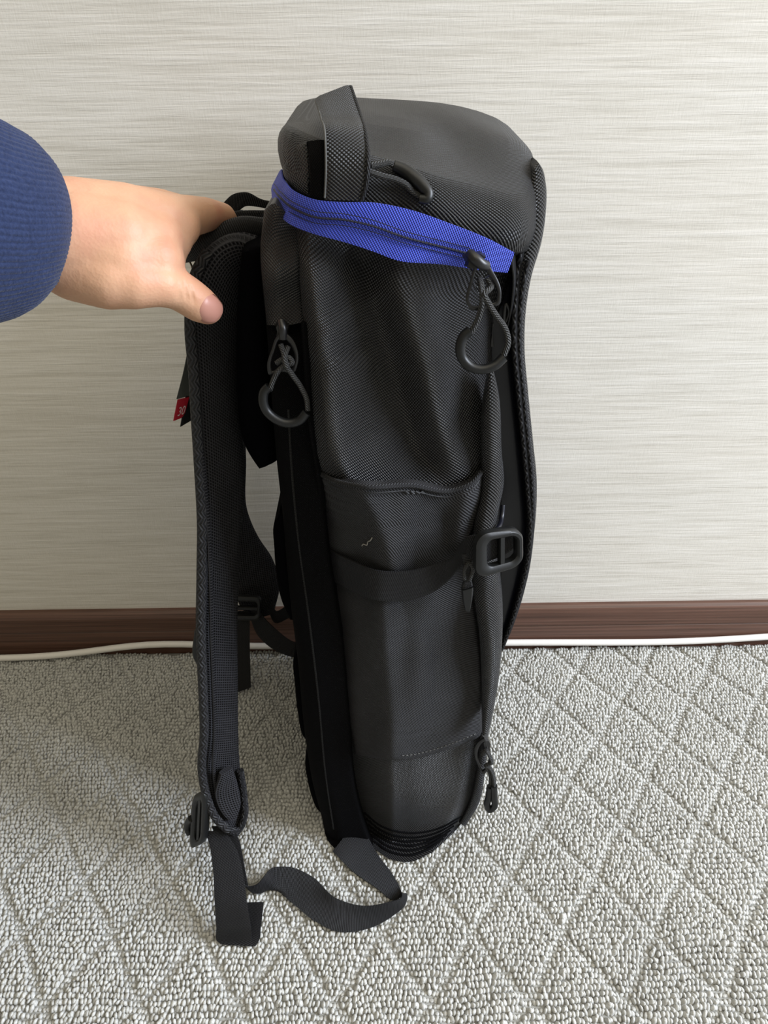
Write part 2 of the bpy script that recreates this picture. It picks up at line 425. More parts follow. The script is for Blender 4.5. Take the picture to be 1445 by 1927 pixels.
# loop pile: every tuft real geometry, one object
def pile():
    px_, py_ = .0031, .0045
    segs, rings = 7, 3
    th0 = math.radians(-.34); DW, DD, ox, oy = .03632, .04882, .2135, .6237
    dirs = []
    ys = np.arange(.06, WALLY - .010, py_)
    tx = []; ty = []
    for k, y in enumerate(ys):
        x = np.arange(-.66, .66, px_) + (k % 2) * px_ * .5
        tx.append(x); ty.append(np.full(len(x), y))
    tx = np.concatenate(tx); ty = np.concatenate(ty); n = len(tx)
    # the pile rows wander slightly
    wob = .0012 * np.sin(tx * 31 + ty * 57) + .0008 * np.sin(tx * 83 - ty * 19)
    ty = ty + wob + rng.normal(0, .00035, n); tx = tx + rng.normal(0, .0004, n) + .0006 * np.sin(ty * 130)
    # distance to the diamond lines
    c, s = math.cos(th0), math.sin(th0)
    lx = ((tx - ox) * c + (ty - oy) * s) / DW; ly = (-(tx - ox) * s + (ty - oy) * c) / DD
    a = (lx + ly) / 2; b = (lx - ly) / 2
    a = a + .02 * np.sin(tx * 90) ; b = b + .02 * np.sin(ty * 80)
    scale = 2 / math.hypot(1 / DW, 1 / DD)
    da = np.abs(a - np.round(a)) * scale; db = np.abs(b - np.round(b)) * scale
    d = np.minimum(da, db)
    g = np.clip(1.3 - d / .0040, 0, 1); g = g * g * (3 - 2 * g)
    hgt = .0036 * (1 - .80 * g) * (1 + rng.normal(0, .07, n))
    rx = .00185 * (1 - .18 * g) * (1 + rng.normal(0, .10, n)); ry = .0027 * (1 - .25 * g) * (1 + rng.normal(0, .10, n))
    lean_x = rng.normal(0, .20, n) + .15; lean_y = rng.normal(-.1, .18, n) ; rot = rng.normal(0, .28 , n) + g * rng.normal(0, .6, n)
    z0 = -.0040
    def tufts(sel, segs, rings):
        unit = []
        for r in range(rings):
            el = (math.pi / 2) * r / rings * .96
            for k in range(segs):
                an = 2 * math.pi * k / segs + r * .3
                unit.append((math.cos(an) * math.cos(el) ** .75, math.sin(an) * math.cos(el) ** .75, math.sin(el)))
        unit.append((0, 0, 1)); unit = np.array(unit); m = len(unit); cnt = len(sel)
        ux = unit[None, :, 0] * rx[sel, None]; uy = unit[None, :, 1] * ry[sel, None]; uz = unit[None, :, 2] * hgt[sel, None]
        cr, sr = np.cos(rot[sel])[:, None], np.sin(rot[sel])[:, None]
        X = tx[sel, None] + ux * cr - uy * sr + uz * lean_x[sel, None]
        Yy = ty[sel, None] + ux * sr + uy * cr + uz * lean_y[sel, None]
        V = np.stack([X, Yy, z0 + uz + 0 * X], 2).reshape(-1, 3)
        f = []
        for r in range(rings - 1):
            for k in range(segs):
                k2 = (k + 1) % segs
                f.append((r * segs + k, r * segs + k2, (r + 1) * segs + k2)); f.append((r * segs + k, (r + 1) * segs + k2, (r + 1) * segs + k))
        r = rings - 1
        for k in range(segs): f.append((r * segs + k, r * segs + (k + 1) % segs, m - 1))
        f = np.array(f)
        return V, (f[None] + (np.arange(cnt) * m)[:, None, None]).reshape(-1, 3)
    close = (np.abs(tx) < .16 + ty * .62) & (ty > .22)
    V, Fa = tufts(np.where(close)[0], 7, 3); V2, Fb = tufts(np.where(~close)[0], 6, 2)
    Fa = np.vstack([Fa, Fb + len(V)]); V = np.vstack([V, V2])
    me = bpy.data.meshes.new('carpet_pile')
    me.vertices.add(len(V)); me.vertices.foreach_set('co', V.astype(np.float32).ravel())
    me.loops.add(Fa.size); me.loops.foreach_set('vertex_index', Fa.astype(np.int32).ravel())
    me.polygons.add(len(Fa)); me.polygons.foreach_set('loop_start', np.arange(0, Fa.size, 3, dtype=np.int32))
    me.polygons.foreach_set('use_smooth', np.ones(len(Fa), bool))
    me.update(calc_edges=True); me.validate()
    me.materials.append(M['pile'])
    ob = bpy.data.objects.new('carpet_pile', me); COL.objects.link(ob); ob.parent = floor; ob['kind'] = 'stuff'
    ob['label'] = 'light grey looped tufts in rows with sunken diamond lines'
pile()

# white cable along the baseboard
cable_px = [(-60, 1240, .637), (0, 1238.5, .637), (70, 1237, .638), (135, 1235, .640), (175, 1227, .642), (215, 1217, .645), (250, 1209.5, .647), (290, 1207, .648), (330, 1209, .648), (372, 1213, .647), (450, 1217, .645), (540, 1216, .646), (700, 1214, .646), (960, 1209, .646), (1100, 1209, .646), (1230, 1209, .646), (1300, 1207.5, .6465), (1370, 1203.5, .6475), (1445, 1198, .648), (1520, 1193, .648)]
cw = []
for x_, y_, _ in cable_px:
    Yc = min(FL(x_, y_, .0038)[2], WALLY - .0100 - .0040)
    cw.append(P(x_, y_, Yc, False))
cw[0][0] -= 1.4; cw[-1][0] += 1.4; cw[0][2] = cw[-1][2] = .0038; cw[0][1] = cw[-1][1] = WALLY - .03
cs_ = spline(np.array(cw), 200)
for _ in range(12): cs_[1:-1] = (cs_[:-2] + 2 * cs_[1:-1] + cs_[2:]) / 4
o = tube('power_cable', cs_, .0038, M['pvc'], None, 200, 12, pix=False)
tag(o, 'thin white cable lying on the carpet along the dark baseboard', 'cable')

# ------------------------------------------------------------------ the backpack
BP = root('backpack', (0.012, 0.51, 0.0), 'tall black nylon backpack standing on the carpet with a royal blue zipper tape', 'backpack')
BACKY = .628
def sstep(a, b, x):
    t = min(max((x - a) / (b - a), 0), 1); return t * t * (3 - 2 * t)
def ridge(px, py, x0, y0, x1, y1, w):
    """signed soft ridge along a line in the side panel"""
    dx, dy = x1 - x0, y1 - y0; L = math.hypot(dx, dy)
    t = ((px - x0) * dx + (py - y0) * dy) / L / L; d = ((px - x0) * dy - (py - y0) * dx) / L
    e = 1.0 if 0 <= t <= 1 else math.exp(-((t if t < 0 else t - 1) * L / (w * 1.5)) ** 2)
    return math.exp(-(d / w) ** 2) * e
def ybody(px, py):
    y = .404
    # slight belly of the soft side panel
    y -= .006 * math.exp(-((py - 800) / 330) ** 2) * math.exp(-((px - 760) / 160) ** 2)
    up = 1 - sstep(840, 960, py)
    y -= .0085 * ridge(px, py, 598, 530, 640, 880, 42) * (.25 + .75 * up)
    y += .0115 * ridge(px, py, 684, 530, 790, 880, 44) * up
    y -= .0085 * ridge(px, py, 748, 520, 858, 880, 44) * up
    y += .0030 * ridge(px, py, 610, 470, 760, 520, 26)
    y -= .0020 * ridge(px, py, 600, 640, 700, 560, 16) * up
    y += .0025 * ridge(px, py, 600, 690, 690, 650, 16) * up
    y += .0012 * math.sin(px * .031 + py * .023) * math.exp(-((py - 700) / 300) ** 2)
    y += .012 * sstep(770, 930, px)
    # the panel turns away towards the back seam
    xr = float(np.interp(py, [450, 520, 860, 970, 1150, 1500], [580, 585, 622, 702, 726, 740]))
    y += .028 * (max(0.0, xr - px) / 90) ** 1.3
    # the panel turns under towards the base
    y += .012 * sstep(1480, 1620, py)
    return y
SEAM_L = [(556, 418), (562, 500), (570, 600), (584, 800), (598, 890), (615, 1050), (638, 1200), (652, 1350), (663, 1480), (680, 1545), (700, 1594)]
SIDE_R = [(962, 478), (938, 520), (926, 600), (926, 690), (938, 780), (944, 880), (944, 1000), (944, 1100), (944, 1200), (935, 1300), (918, 1390), (899, 1480), (866, 1552), (815, 1603)]
body, G, YY = patch('body', SEAM_L, SIDE_R,
    [(556, 418), (650, 450), (740, 484), (850, 496), (962, 478)], [(700, 1594), (735, 1617), (770, 1622), (815, 1603)],
    ybody, 0, 70, 110, M['nylon'], BP, ell=.004, elr=.018, backY=BACKY)
S = Surf(G, YY)
# back gusset (the padded column carrying the back zipper)
GL = [(497, 412), (491, 500), (500, 600), (512, 760), (521, 870), (531, 960), (545, 1120), (560, 1240), (575, 1390), (590, 1480), (606, 1540), (617, 1582), (636, 1603)]
GR = [(566, 428), (567, 500), (575, 600), (589, 800), (603, 890), (620, 1050), (643, 1200), (657, 1350), (668, 1480), (684, 1545), (702, 1596)]
def ygus(px, py): return .412 + .006 * (1 - sstep(600, 630, py)) + .004 * math.sin(py * .02) * math.exp(-((py - 520) / 120) ** 2) 
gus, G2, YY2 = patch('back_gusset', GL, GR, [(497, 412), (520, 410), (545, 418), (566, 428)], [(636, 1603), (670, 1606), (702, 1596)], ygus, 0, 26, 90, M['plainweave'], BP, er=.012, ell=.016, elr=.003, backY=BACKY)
S2 = Surf(G2, YY2)
upper, G3, YY3 = patch('gusset_top', [(497, 396), (490, 470), (497, 560), (502, 612)], [(566, 424), (566, 500), (571, 560), (572, 606)],
      [(497, 396), (514, 383), (538, 400), (566, 424)], [(502, 612), (540, 612), (572, 606)], lambda x, y: .408 + .003 * math.sin(y * .05 + x * .02), 0, 22, 34, M['nylon_top'], BP, ell=.014, elr=.003, backY=BACKY - .01)
S3 = Surf(G3, YY3)
ln = [(543, 770), (549, 880), (560, 1000), (580, 1150), (600, 1320), (612, 1450), (628, 1560)]
tube('back_zipper', [(x, y, S2(x, y, -.0002)) for x, y in ln], .0008, M['black_coil'], BP, 60, 8)
ln = [(572, 606), (586, 800), (600, 890), (617, 1050), (640, 1200), (655, 1350), (667, 1490), (690, 1570)]
tube('seam_piping', [(x, y, S(x + 3, y, .0012)) for x, y in ln], .0018, M['plainweave'], BP, 60, 8)

# lid: rounded box whose rim dips towards the front
def lid():
    cx, cy, a, b = .0170, .517, .0705, .117
    n = 120
    def zb(x):
        x = x - .0045
        return .566 + (x + .052) / .127 * (.534 - .566)
    def zt(x, y):
        xn, yn = (x - cx) / a, (y - cy) / b
        w = sstep(-.35, -1.0, yn) if False else (1 - sstep(-1.0, -.35, yn))
        far = sstep(.2, 1.0, yn)
        return .5815 - .003 * xn + w * (-.0085 - .0155 * xn) - .004 * far - .006 * max(xn, 0) ** 3 * (1 - w)
    rings = []; V = []; uv = []
    levels = [(.84, -1.5, 0), (.90, -.35, 0), (.95, -.1, 0), (.985, 0, 0), (1.005, .25, 0), (1.015, .5, 0), (1.01, .75, 0), (.995, .93, 0), (.972, 1.02, 0), (.94, 1.05, 0), (.88, 1.05, 1), (.78, 1.05, 1), (.64, 1.05, 1), (.48, 1.05, 1), (.30, 1.05, 1), (.14, 1.05, 1)]
    for sc, t, cap in levels:
        for k in range(n):
            an = 2 * math.pi * k / n
            ca, sa = math.cos(an), math.sin(an)
            rr = (abs(ca) ** 5 + abs(sa) ** 5) ** (-1 / 5)
            x = cx + a * sc * rr * ca; y = cy + b * sc * rr * sa
            z0 = zb(x); z1 = zt(x, y)
            # outer rim heights use the rim position so that the top stays one sheet
            z = z0 + (z1 - z0) * min(t, 1.0)
            if t > 1: z += .003 * (t - 1) / .05
            if cap:
                q = 1 - sc ** 2
                z = z1 + .003 + .0055 * q
                z += .0012 * math.sin(x * 80 + y * 30 + 1.2) * q * (1 - sstep(.50, .60, y)) - .006 * math.exp(-((x - .045) / .02) ** 2 - ((y - .46) / .03) ** 2)
                z -= .005 * math.exp(-((x + .005) / .022) ** 2 - ((y - .435) / .03) ** 2)
            else:
                y += .002 * math.sin(x * 140 + 1) * (1 if sa < 0 else 0) * t
            z += -.0215 + .0227 * (y - .41) - .028 * (x - .004)
            V.append((x, y, z)); uv.append((x + (0 if cap or t > .9 else 0), y if t > .9 else y + z))
    F = []
    for r in range(len(levels) - 1):
        for k in range(n):
            k2 = (k + 1) % n
            F.append((r * n + k, r * n + k2, (r + 1) * n + k2, (r + 1) * n + k))
    F.append(tuple(range((len(levels) - 1) * n, len(levels) * n))); F.append(tuple(reversed(range(n))))
    # uv: unrolled rim
    uv = []
    per = 2 * (2 * a + 2 * b) * .93
    for r, (sc, t, cap) in enumerate(levels):
        for k in range(n):
            x, y, z = V[r * n + k]
            xn_, yn_, zz = (x - cx) / a, (y - cy) / b, z - .55
            uv.append((x - math.copysign(1, xn_) * zz * sstep(.80, .97, abs(xn_)), y + zz * (1 - 2 * sstep(.5, .9, yn_))))
    return mesh_obj('lid', V, F, M['nylon_top'], BP, uv, sharp=70)
lid_o = lid()

# folded end tab standing on the near end of the lid
ribbon('end_tab', [(593, 189, .455), (603, 222, .425), (612, 262, .398), (613, 320, .3945), (611, 374, .3955)],
       [(659, 163, .470), (676, 215, .440), (688, 262, .405), (692, 305, .3935), (689, 345, .393), (680, 376, .3945)], .0030, M['nylon_top'], BP, 40)
tube('tab_stitching', [(594, 190, .4535), (604, 222, .4230), (612, 262, .3955), (613, 320, .3925), (611, 372, .3935)], .0005, M['thread'], BP, 50, 6)
tube('tab_edge', [(660, 164, .469), (677, 215, .439), (689, 262, .404), (693, 305, .3925), (690, 345, .392), (681, 376, .3935)], .0011, M['webbing'], BP, 50, 8)
ribbon('lid_fold', [(580, 268, .409), (583, 300, .402), (585, 345, .400), (584, 376, .400)], [(611, 264, .400), (612, 300, .3975), (611, 345, .397), (610, 376, .397)], .003, M['plainweave'], BP, 20)
patch('lid_corner', [(536, 300), (532, 322), (548, 352), (560, 362)], [(578, 268), (584, 300), (586, 345), (585, 372)], [(536, 300), (550, 272), (578, 266)], [(560, 362), (572, 369), (585, 372)], lambda x, y: .402 + .00035 * max(580 - x, 0), .03, 14, 16, M['nylon_top'], BP, er=.006, etb=.004)

# blue zipper tape around the lid
TT = [(548, 330, .52), (530, 323, .445), (537, 342, .418), (556, 361, .403), (590, 375, .3965), (640, 380, .394), (700, 381, .3935), (765, 393, .3935), (850, 422, .3945), (920, 450, .396), (967, 475, .4)]
TB = [(540, 372, .53), (512, 362, .445), (521, 396, .418), (550, 424, .4015), (585, 438, .396), (650, 456, .3925), (705, 474, .391), (745, 489, .391), (830, 497, .3935), (905, 508, .396), (954, 513, .4)]
tape = ribbon('zipper_tape', TT, TB, .0016, M['blue'], BP, 90)
mid = [(516, 357, .4345), (530, 374, .4135), (552, 392, .4010), (590, 408, .3945), (650, 414, .3915), (700, 425, .3905), (760, 446, .3905), (830, 464, .3925), (885, 478, .3938)]
tube('zipper_coil', mid, .0006, M['teeth'], tape, 90, 8)
for k, off in ((0, -11), (1, 11)):
    tube('tape_stitching', [(x, y + off, Y - .0002) for x, y, Y in mid], .00022, M['teeth'], tape, 80, 6)

# front panel (outer flap), its lining and piping
FPO = [(1010, 302), (1020, 316), (1027, 345), (1027, 400), (1019, 455), (1000, 520), (990, 580), (987, 650), (994, 740), (1003, 830), (1010, 905), (1009, 960), (1003, 1020), (992, 1090), (975, 1152), (946, 1226)]
FPI = [(1006, 308), (998, 350), (994, 400), (984, 450), (974, 500), (968, 560), (966, 640), (974, 740), (985, 850), (992, 930), (996, 990), (990, 1060), (978, 1110), (962, 1165), (942, 1219)]
def yfp(px, py): return .418 + .010 * sstep(900, 1220, py) + .018 * (1 - sstep(290, 420, py))
fp, G4, YY4 = patch('front_panel', FPI, FPO, None, None, yfp, 0, 16, 100, M['nylon'], BP, er=.005, etb=.008, backY=lambda py: .455 + (BACKY - .46) * sstep(300, 640, py), shrink=0)
S4 = Surf(G4, YY4)
tube('panel_piping', [(x + 3, y, S4(x + 3, y, .001)) for x, y in FPI[3:]], .0017, M['binding'], fp, 90, 8)
pi_, po_ = spline(np.array(FPI, float), 60), spline(np.array(FPO, float), 60)
pm_ = (pi_ * .42 + po_ * .58)[12:58]
tube('panel_piping', [(x, y, S4(x, y, .0004)) for x, y in pm_], .0014, M['binding'], fp, 90, 8)
LL = [(930, 505), (918, 600), (915, 700), (925, 800), (930, 900), (930, 1000), (930, 1100), (930, 1219)]
LR = [(x - 2, y) for x, y in FPI[3:]]
patch('pocket_lining', LL, LR, None, None, lambda x, y: .432, 0, 14, 60, M['lining'], BP, er=.004, backY=BACKY - .01)
# loose inner label strip and zipper edge seen in the gap
ribbon('inner_strip', [(961, 480, .409), (966, 520, .412), (962, 580, .416), (952, 630, .422)], [(968, 478, .420), (971, 520, .421), (966, 580, .425), (956, 630, .428)], .0012, M['metal'], BP, 24)
tube('inner_ring', [(953, 572, .4195), (949, 590, .4195), (950, 606, .4205), (956, 596, .4205), (957, 580, .4195)], .0011, M['metal'], BP, 30, 8, closed=True)
ribbon('inner_strip', [(927, 608, .4295), (925, 630, .4295), (922, 652, .4295)], [(929, 608, .4295), (927, 630, .4295), (930, 652, .4295)], .001, M['metal'], BP, 10)

# front gusset: rounded fold running down in front of the side panel
FGL = [(921, 690), (914, 740), (908, 800), (906, 860), (903, 940), (893, 985), (888, 1040), (892, 1120), (903, 1200), (907, 1290), (908, 1384)]
FGR = [(926, 686), (938, 740), (944, 850), (948, 910), (938, 960), (930, 1010), (940, 1070), (945, 1120), (945, 1200), (936, 1295), (917, 1384)]
patch('front_gusset', FGL, FGR, None, None, lambda x, y: .3985 + .003 * math.sin(y * .03), .03, 16, 80, M['nylon'], BP, er=.012)

# stretch side pocket
PL = [(598, 888), (606, 960), (615, 1050), (638, 1200), (652, 1340), (668, 1420)]
PR = [(909, 884), (905, 930), (893, 985), (872, 1040), (884, 1100), (898, 1180), (905, 1260), (908, 1340), (906, 1386)]
PT = [(598, 888), (640, 906), (690, 914), (770, 911), (850, 921), (888, 908), (909, 884)]
PB = [(668, 1420), (715, 1428), (760, 1430), (840, 1412), (906, 1386)]
def ypk(px, py):
    y = S(px, py, .0035)
    y -= .006 * math.exp(-((py - 915) / 90) ** 2) * math.exp(-((px - 770) / 110) ** 2)
    y += .006 * ridge(px, py, 600, 1060, 800, 1120, 26)
    y -= .007 * ridge(px, py, 690, 930, 735, 1060, 30)
    y += .007 * ridge(px, py, 800, 960, 830, 1060, 34)
    y -= .006 * ridge(px, py, 880, 940, 860, 1020, 24)
    y -= .0035 * ridge(px, py, 720, 1150, 735, 1400, 30)
    y += .005 * ridge(px, py, 830, 1150, 870, 1330, 36)
    y += .0014 * math.sin(px * .05 + py * .017)
    return min(y, S(px, py, .0022)) - .001
pk, G5, YY5 = patch('side_pocket', PL, PR, PT, PB, ypk, .006, 60, 60, M['twill'], BP, er=.003, etb=.0015)
S5 = Surf(G5, YY5)
hem = [(600, 893), (640, 911), (690, 919), (770, 916), (850, 926), (887, 913), (907, 890)]
tube('pocket_hem', [(x, y - 3, S5(x, y, .0004)) for x, y in hem], .0016, M['twill'], pk, 60, 8)
tube('hem_stitching', [(x, y + 8, S5(x, y + 8, .0004)) for x, y in hem], .00035, M['tag_black'], pk, 60, 6)
for q in range(4):
    x = 762 + q * 10
    tube('bar_tack', [(x, 924, S5(x, 924, .0006)), (x + 7, 929, S5(x + 7, 927, .0006))], .0007, M['tag_black'], pk, 4, 6)
st = [(690, 1420), (730, 1422), (770, 1421), (840, 1403), (902, 1378)]
sp = spline(np.array(st, float), 60)
for q in range(0, 58, 2):
    a, b_ = sp[q], sp[q + 1]
    if a[0] > 755: tube('pocket_stitch', [(a[0], a[1], S5(a[0], a[1], .0004)), (b_[0], b_[1], S5(b_[0], b_[1], .0004))], .0004, M['thread'], pk, 3, 5)

# compression strap, hook buckle and strap end
CT = [(612, 1031), (660, 1054), (715, 1074), (770, 1074), (815, 1062), (852, 1048), (866, 1024), (880, 1010), (912, 1006)]
CB = [(622, 1090), (665, 1112), (715, 1130), (765, 1130), (810, 1116), (846, 1090), (866, 1066), (882, 1052), (912, 1060)]
def ycs(x, y):
    if x < 640: return S(min(x, 900), y, .007)
    if x < 840: return S5(x, y, .0065)
    return .391 - .003 * sstep(840, 900, x)
ribbon('compression_strap', [(x, y, ycs(x, y)) for x, y in CT], [(x, y, ycs(x, y)) for x, y in CB], .0018, M['webbing'], BP, 60)
ribbon('strap_end', [(868, 1040, .3895), (872, 1062, .389), (874, 1085, .3885), (868, 1110, .388), (873, 1142, .388)], [(892, 1044, .3895), (888, 1062, .389), (886, 1085, .3885), (890, 1105, .388), (884, 1146, .388)], .003, M['webbing'], BP, 30)
ribbon('end_clip', [(868, 1108, .3875), (870, 1126, .3875), (875, 1146, .3875)], [(890, 1102, .3875), (888, 1126, .3875), (884, 1147, .3875)], .005, M['rubber'], BP, 12)
tube('strap_loop', [(874, 1090, .387), (876, 1068, .3865), (883, 1060, .3865), (888, 1066, .3865), (884, 1092, .387)], .0013, M['cord'], BP, 30, 8)
# buckle frame: rounded rectangular frame turned towards the front
def rrect(cx, cy, w, h, r, n=12):
    out = []
    for qx, qy, a0 in ((1, 1, 0), (-1, 1, 90), (-1, -1, 180), (1, -1, 270)):
        for k in range(n):
            a = math.radians(a0 + 90 * k / (n - 1)); out.append((cx + qx * (w / 2 - r) + r * math.cos(a), cy + qy * (h / 2 - r) + r * math.sin(a)))
    return out
def frame(name, O, I, th, mat, parent):
    """flat frame between outer and inner loops of world points, thickness along its normal"""
    O = np.array(O); I = np.array(I); n = len(O); c = O.mean(0)
    nr = np.cross(O[n // 4] - c, O[0] - c); nr /= np.linalg.norm(nr)
    md = (O + I) / 2
    loops = [O + nr * th * .3, O * .7 + I * .3 + nr * th * .5, O * .3 + I * .7 + nr * th * .5, I + nr * th * .3, I - nr * th * .3, O * .3 + I * .7 - nr * th * .5, O * .7 + I * .3 - nr * th * .5, O - nr * th * .3]
    V = np.vstack(loops); F = []
    for a in range(8):
        b2 = (a + 1) % 8
        for k in range(n):
            k2 = (k + 1) % n
            F.append((a * n + k, a * n + k2, b2 * n + k2, b2 * n + k))
    return mesh_obj(name, V, F, mat, parent, sharp=45)
def quad_map(q):
    """bilinear map of (-1..1)^2 onto four (px,py,Y) corners tl,tr,br,bl"""
    C = [P(*p, False) for p in q]
    def f(x, y):
        u, v = (x + 1) / 2, (y + 1) / 2
        return (C[0] * (1 - u) + C[1] * u) * (1 - v) + (C[3] * (1 - u) + C[2] * u) * v
    return f
fm = quad_map([(893, 1003, .381), (980, 990, .393), (981, 1060, .393), (892, 1087, .381)])
O_ = [fm(x, y) for x, y in rrect(0, 0, 2, 2, .55)]; I_ = [fm(x, y) for x, y in rrect(.10, -.02, 1.28, 1.30, .32)]
buck = frame('hook_buckle', O_, I_, .0075, M['plastic'], BP)
ribbon('buckle_bar', [fm(.02, -.72), fm(.02, .72)], [fm(.24, -.72), fm(.24, .72)], .0045, M['plastic'], buck, 8, pix=False)
ribbon('buckle_webbing', [fm(-.62, -.52) + np.array([0, .003, 0]), fm(.2, -.52) + np.array([0, .004, 0]), fm(.78, -.50) + np.array([0, .006, 0])], [fm(-.62, .55) + np.array([0, .003, 0]), fm(.2, .50) + np.array([0, .004, 0]), fm(.78, .40) + np.array([0, .006, 0])], .002, M['webbing'], buck, 14, pix=False)
tube('buckle_cord', [(946, 950, .412), (944, 972, .408), (938, 992, .398), (928, 1002, .392)], .0016, M['lining'], buck, 20, 8)

# base: zip strip and stitched ribs
patch('base_zipper', [(905, 1388), (896, 1460), (884, 1510), (864, 1548)], [(918, 1392), (912, 1460), (902, 1510), (875, 1556)], None, None, lambda x, y: .412 + .010 * sstep(1480, 1560, y), .04, 10, 30, M['binding'], BP, er=.004)
rt_ = np.array([(686, 1528), (715, 1552), (765, 1566), (825, 1558), (866, 1536)], float)
rb_ = np.array([(704, 1584), (735, 1604), (770, 1610), (806, 1598), (834, 1578)], float)
for k in range(6):
    pts = rt_ + (rb_ - rt_) * k / 5
    tube('stitched_rib', [(x, y, S(x, y, -.0003)) for x, y in spline(pts, 20)], .0014, M['plainweave'], BP, 40, 8)

# zipper pulls: slider body, wire puller, cord and rubber grip
def slider(name, q, th, parent):
    f = quad_map(q)
    prof = [(-.55, -1), (.55, -1), (1, -.55), (.75, .1), (.9, .6), (.45, 1), (-.45, 1), (-.9, .6), (-.75, .1), (-1, -.55)]
    c = f(0, 0); a = f(1, 0) - c; b = f(0, 1) - c; n = np.cross(b, a); n /= np.linalg.norm(n)
    if n[1] > 0: n = -n
    V = [f(x, y) for x, y in prof] + [f(x * .8, y * .8) + n * th for x, y in prof]; m = len(prof)
    F = [(k, (k + 1) % m, m + (k + 1) % m, m + k) for k in range(m)] + [tuple(range(m, 2 * m)), tuple(reversed(range(m)))]
    return mesh_obj(name, V, F, M['metal'], parent, sharp=30)
def flat_link(name, outer, inner, th, parent, mat='metal'):
    o_ = spline(np.array([P(*p, False) for p in outer]), 48, True); i_ = spline(np.array([P(*p, False) for p in inner]), 48, True)
    return frame(name, o_, i_, th, M[mat], parent)
# pull on the blue tape
Y0 = .387
zp = slider('zipper_pull', [(868, 474, .3905), (914, 472, .3915), (916, 506, .3905), (872, 506, .3895)], .0045, BP)
tube('slider_bridge', [(884, 478, .387), (893, 486, .3835), (906, 497, .3835), (914, 500, .386)], .0028, M['metal'], zp, 16, 10)
flat_link('puller', [(898, 496, Y0), (914, 490, Y0), (921, 500, Y0), (943, 556, Y0 - .001), (940, 572, Y0 - .001), (918, 578, Y0 - .001), (886, 582, Y0 - .001), (878, 572, Y0 - .001), (884, 530, Y0)],
          [(901, 502, Y0), (911, 497, Y0), (915, 506, Y0), (936, 555, Y0 - .001), (933, 567, Y0 - .001), (916, 571, Y0 - .001), (890, 574, Y0 - .001), (884, 567, Y0 - .001), (890, 531, Y0)], .0022, zp)
tube('cord', [(884, 628, .383), (894, 612, .383), (903, 590, .3825), (908, 560, .382), (906, 540, .384), (902, 524, .3875)], .0016, M['cord'], zp, 40, 10)
tube('cord', [(948, 668, .384), (956, 645, .384), (952, 622, .384), (935, 596, .383), (920, 572, .382), (912, 552, .382), (920, 545, .384), (924, 538, .3865), (916, 522, .3875)], .0016, M['cord'], zp, 50, 10)
tube('grip', [(885, 622, .383), (873, 632, .383), (866, 652, .3825), (870, 674, .3825), (885, 690, .382), (906, 695, .382), (930, 688, .3825), (948, 672, .384)], .0027, M['rubber'], zp, 50, 12)
# pull on the back zipper
zp = slider('zipper_pull', [(518, 602, .4085), (546, 602, .4085), (546, 640, .4075), (518, 640, .4075)], .004, BP)
tube('slider_bridge', [(529, 604, .404), (532, 618, .401), (533, 636, .402)], .0022, M['metal'], zp, 12, 10)
flat_link('puller', [(520, 634, .4025), (532, 624, .4025), (545, 632, .4025), (560, 686, .402), (552, 702, .402), (530, 698, .402), (506, 704, .402), (503, 690, .402), (512, 655, .4025)],
          [(524, 640, .4025), (532, 634, .4025), (540, 640, .4025), (554, 684, .402), (547, 695, .402), (530, 688, .402), (512, 697, .402), (510, 688, .402), (518, 657, .4025)], .0024, zp)
tube('cord', [(508, 734, .399), (514, 716, .399), (524, 698, .3985), (535, 688, .3985), (550, 682, .3985), (545, 674, .399), (528, 678, .399), (520, 684, .399)], .0015, M['cord'], zp, 50, 10)
tube('cord', [(579, 772, .3985), (577, 752, .3985), (566, 728, .3985), (549, 704, .398), (537, 685, .3975), (534, 665, .399), (528, 648, .4015)], .0015, M['cord'], zp, 50, 10)
tube('cord', [(540, 692, .3965), (536, 670, .398), (542, 652, .4015)], .0015, M['cord'], zp, 20, 10)
tube('grip', [(506, 728, .399), (498, 736, .399), (495, 752, .3985), (501, 772, .3985), (518, 788, .398), (540, 796, .398), (562, 792, .398), (577, 776, .3985)], .0027, M['rubber'], zp, 50, 12)
# pull lying on the lid
def zl(px, py):
    Y = .42
    return Y
zp = tube('zipper_pull', [(697, 312, .3945), (715, 309, .397), (732, 306, .400), (745, 315, .402), (752, 322, .4025)], .0015, M['cord'], BP, 30, 10)
tube('cord', [(693, 322, .393), (715, 330, .394), (745, 338, .396), (765, 348, .397), (778, 362, .3975), (790, 370, .3965)], .0015, M['cord'], zp, 30, 10)
tube('grip', [(741, 311, .402), (757, 318, .402), (778, 333, .400), (796, 350, .398), (806, 366, .396), (804, 374, .395), (790, 374, .3955)], [.0026, .0031, .0033, .0033, .0031, .0026, .0022], M['rubber'], zp, 40, 12)
